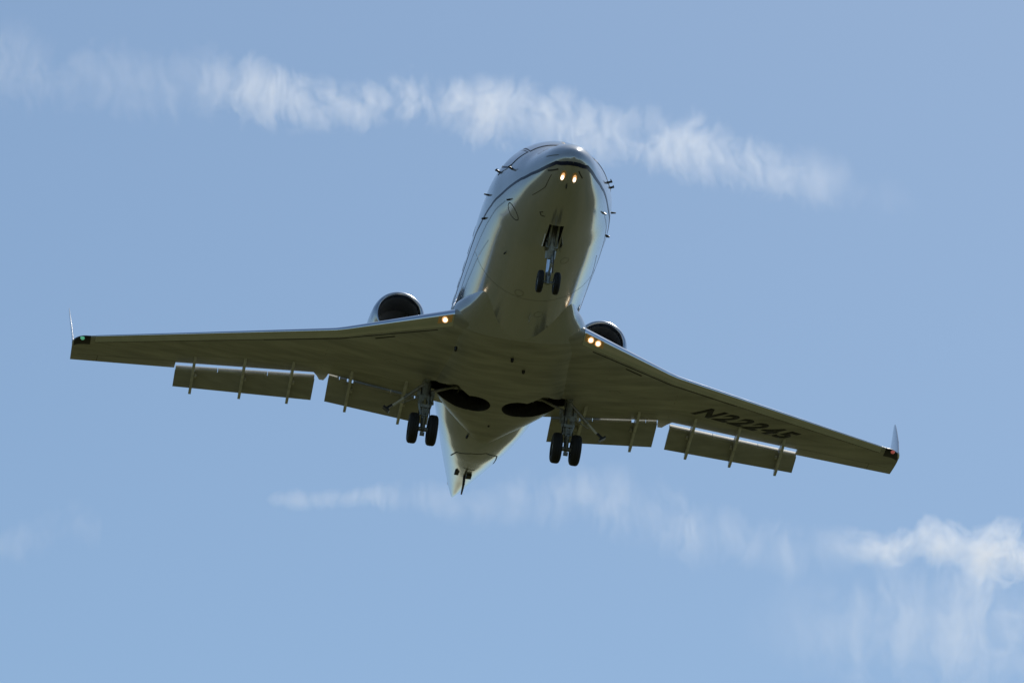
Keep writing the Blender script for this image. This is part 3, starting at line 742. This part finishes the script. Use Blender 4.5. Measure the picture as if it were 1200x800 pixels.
# ------------------------------------------------------------------ clouds: real volumes far behind the aircraft
def cloud(name, pts, label, D0, depth, dens, mode, seed, streak=(1, 1, 1), group=None, lumps=.12):
    """pts: (px, py, half height px) read off as directions from the viewpoint; built as a closed body at distance D0 metres"""
    sc = D0 / FOCAL
    c0 = (pts[0][0] + pts[-1][0]) / 2, sum(p[1] for p in pts) / len(pts)
    ctr = Vector((0, 0, 1.7)) + pix_dir(*c0) * D0
    X = right.copy(); Zv = -down; Yv = fwd
    rot = Matrix((X, Yv, Zv)).transposed().to_4x4()
    xs = [p[0] for p in pts]; zc = [-(p[1] - c0[1]) for p in pts]; hh = [p[2] for p in pts]
    n = 60; m = 20; rings = []; rnd = random.Random(seed)
    for i in range(n + 1):
        x = xs[0] + (xs[-1] - xs[0]) * i / n; z = pchip(xs, zc, x); h = max(1.5, pchip(xs, hh, x))
        endf = math.sqrt(max(0.0, 1 - (2 * i / n - 1) ** 16)) * .98 + .02
        j = [1 + lumps * (rnd.random() - .5) * 2 for _ in range(m)]
        rings.append([Vector(((x - c0[0]) * sc, depth / 2 * math.cos(t) * endf, (z + h * math.sin(t) * j[k] * endf) * sc)) for k, t in enumerate([2 * math.pi * k / m for k in range(m)])])
    mb = MB(); mb.loft(rings)
    o = mb.build(name, [], None)
    mt = bpy.data.materials.new(name + '_vapour'); mt.use_nodes = True; N = mt.node_tree.nodes; L = mt.node_tree.links
    N.remove(N['Principled BSDF']); out = N['Material Output']
    tc_ = N.new('ShaderNodeTexCoord'); sp = N.new('ShaderNodeSeparateXYZ'); L.new(tc_.outputs['Object'], sp.inputs[0])
    def math_(op, a, b=None, c=None, clamp=False):
        q = N.new('ShaderNodeMath'); q.operation = op; q.use_clamp = clamp
        for i, v in enumerate((a, b, c)):
            if v is None: continue
            if isinstance(v, (int, float)): q.inputs[i].default_value = v
            else: L.new(v, q.inputs[i])
        return q.outputs[0]
    x0, x1 = (xs[0] - c0[0]) * sc, (xs[-1] - c0[0]) * sc
    u = math_('DIVIDE', math_('SUBTRACT', sp.outputs[0], x0), x1 - x0, clamp=True)
    def curve(vals, lo, hi):
        f = N.new('ShaderNodeFloatCurve'); cm = f.mapping.curves[0]
        P_ = [((x - xs[0]) / (xs[-1] - xs[0]), (v - lo) / (hi - lo)) for x, v in zip(xs, vals)]
        cm.points[0].location = P_[0]; cm.points[1].location = P_[-1]
        for p in P_[1:-1]: cm.points.new(*p)
        f.mapping.update(); L.new(u, f.inputs['Value'])
        return math_('MULTIPLY_ADD', f.outputs[0], hi - lo, lo)
    zl = [z * sc for z in zc]; hl = [h * sc for h in hh]
    zmid = curve(zl, min(zl) - 1, max(zl) + 1); hw = curve(hl, 0, max(hl) + 1)
    am = curve([p[3] for p in pts], 0, max(p[3] for p in pts) + .01)
    r = math_('DIVIDE', math_('SUBTRACT', sp.outputs[2], zmid), hw)          # -1 .. 1 across the band
    yy = math_('DIVIDE', sp.outputs[1], depth / 2)
    # warped noise
    mp = N.new('ShaderNodeMapping'); mp.inputs['Scale'].default_value = streak; mp.inputs['Location'].default_value = (seed * 37.1, seed * 11.3, seed * 5.7)
    L.new(tc_.outputs['Object'], mp.inputs[0])
    wz = N.new('ShaderNodeTexNoise'); wz.inputs['Scale'].default_value = .022; wz.inputs['Detail'].default_value = 3; L.new(tc_.outputs['Object'], wz.inputs['Vector'])
    ws = N.new('ShaderNodeVectorMath'); ws.operation = 'SUBTRACT'; L.new(wz.outputs['Color'], ws.inputs[0]); ws.inputs[1].default_value = (.5, .5, .5)
    wm = N.new('ShaderNodeVectorMath'); wm.operation = 'MULTIPLY_ADD'; L.new(ws.outputs[0], wm.inputs[0]); wm.inputs[1].default_value = (mode.get('warp', 52),) * 3; L.new(mp.outputs[0], wm.inputs[2])
    def noise(scale, det, rough, dist=0.):
        z = N.new('ShaderNodeTexNoise'); z.inputs['Scale'].default_value = scale; z.inputs['Detail'].default_value = det; z.inputs['Roughness'].default_value = rough; z.inputs['Distortion'].default_value = dist
        L.new(wm.outputs[0], z.inputs['Vector']); return z.outputs['Fac']
    nb_, ns_ = noise(mode['big'], 3, .5, .4), noise(mode['small'], 7, .66, .5)
    sw_ = mode.get('small_w', .5); nn = math_('ADD', math_('MULTIPLY', nb_, 1 - sw_), math_('MULTIPLY', ns_, sw_))
    rad2 = math_('ADD', math_('MULTIPLY', r, r), math_('MULTIPLY', yy, yy))
    fall = math_('SUBTRACT', 1.0, rad2, clamp=True)
    thr = math_('MULTIPLY_ADD', math_('SUBTRACT', 1.0, fall), mode.get('edge', .35), mode.get('thr', .40))
    d = math_('MULTIPLY', math_('SUBTRACT', nn, thr, clamp=True), mode.get('gain', 5.0))
    d = math_('MULTIPLY', d, math_('POWER', fall, mode.get('fp', .6)))
    # denser lower side, feathered upper side (or the other way round)
    if 'skew' in mode: d = math_('MULTIPLY', d, math_('MULTIPLY_ADD', r, mode['skew'], 1.0, clamp=False))
    d = math_('MULTIPLY', math_('MAXIMUM', math_('MULTIPLY', d, am), 0.0), dens)
    v = N.new('ShaderNodeVolumePrincipled'); v.inputs['Color'].default_value = (1, .985, .97, 1); v.inputs['Anisotropy'].default_value = .55
    L.new(d, v.inputs['Density']); L.new(v.outputs[0], out.inputs['Volume'])
    o.data.materials.append(mt)
    o.matrix_world = Matrix.Translation(ctr) @ rot
    o['kind'] = 'stuff'; o['label'] = label; o['category'] = 'cloud'
    return o
CD = 4200
cloud('contrail_cloud', [(-60, 72, 64, .20), (60, 84, 68, .24), (160, 94, 66, .26), (240, 100, 62, .30), (285, 104, 58, .75), (370, 120, 46, .75), (470, 118, 48, .9), (560, 132, 54, 1.0), (650, 143, 56, .9), (740, 158, 56, .8), (830, 174, 56, .7), (910, 198, 48, .50), (970, 214, 46, .28), (1030, 230, 42, .10), (1080, 242, 36, .0)],
      'long white feathery trail of cloud across the sky above the jet', CD, 50, .020, dict(big=.018, small=.075, thr=.375, edge=.24, gain=5.5, small_w=.55), 1, streak=(1.2, .12, .62))
cloud('wispy_cloud', [(310, 585, 14, .0), (345, 585, 18, .7), (420, 584, 19, .75), (480, 582, 30, .5), (540, 588, 34, .35), (620, 585, 46, .5), (720, 590, 60, .55), (800, 615, 60, .55), (880, 632, 50, .45), (960, 650, 44, .4), (1010, 650, 30, .1)],
      'faint streaky veil of cloud below the jet, trailing to the right', CD + 300, 45, .014, dict(big=.022, small=.05, thr=.36, edge=.26, gain=5.), 2, streak=(1.4, .1, .5))
cloud('puffy_cloud', [(940, 638, 30, .0), (985, 638, 34, .2), (1020, 640, 36, .6), (1055, 640, 40, 1.0), (1090, 636, 42, 1.0), (1150, 650, 50, 1.0), (1210, 650, 52, 1.1), (1290, 655, 50, 1.1)],
      'bright ragged puff of cloud at the lower right of the sky', CD + 100, 50, .036, dict(big=.022, small=.06, thr=.36, edge=.27, gain=5.), 3, streak=(1.0, .15, 1.0), group=None)
cloud('falling_cloud_streaks', [(860, 735, 60, .0), (940, 735, 80, .22), (1010, 735, 100, .6), (1080, 735, 105, .8), (1150, 735, 110, .8), (1220, 735, 110, .8), (1290, 735, 100, .6)],
      'thin curtain of cloud streaks hanging under the bright puff', CD + 350, 45, .016, dict(big=.016, small=.045, thr=.36, edge=.26, gain=5.), 4, streak=(1.2, .1, .42))
cloud('thin_cloud_patch', [(-60, 640, 20, .5), (0, 640, 26, .6), (40, 630, 44, .7), (80, 622, 48, .6), (120, 618, 30, .15)],
      'very faint patch of cloud at the lower left edge of the sky', CD + 250, 45, .009, dict(big=.02, small=.05, thr=.36, edge=.26, gain=5.), 5, streak=(1.3, .1, .6))
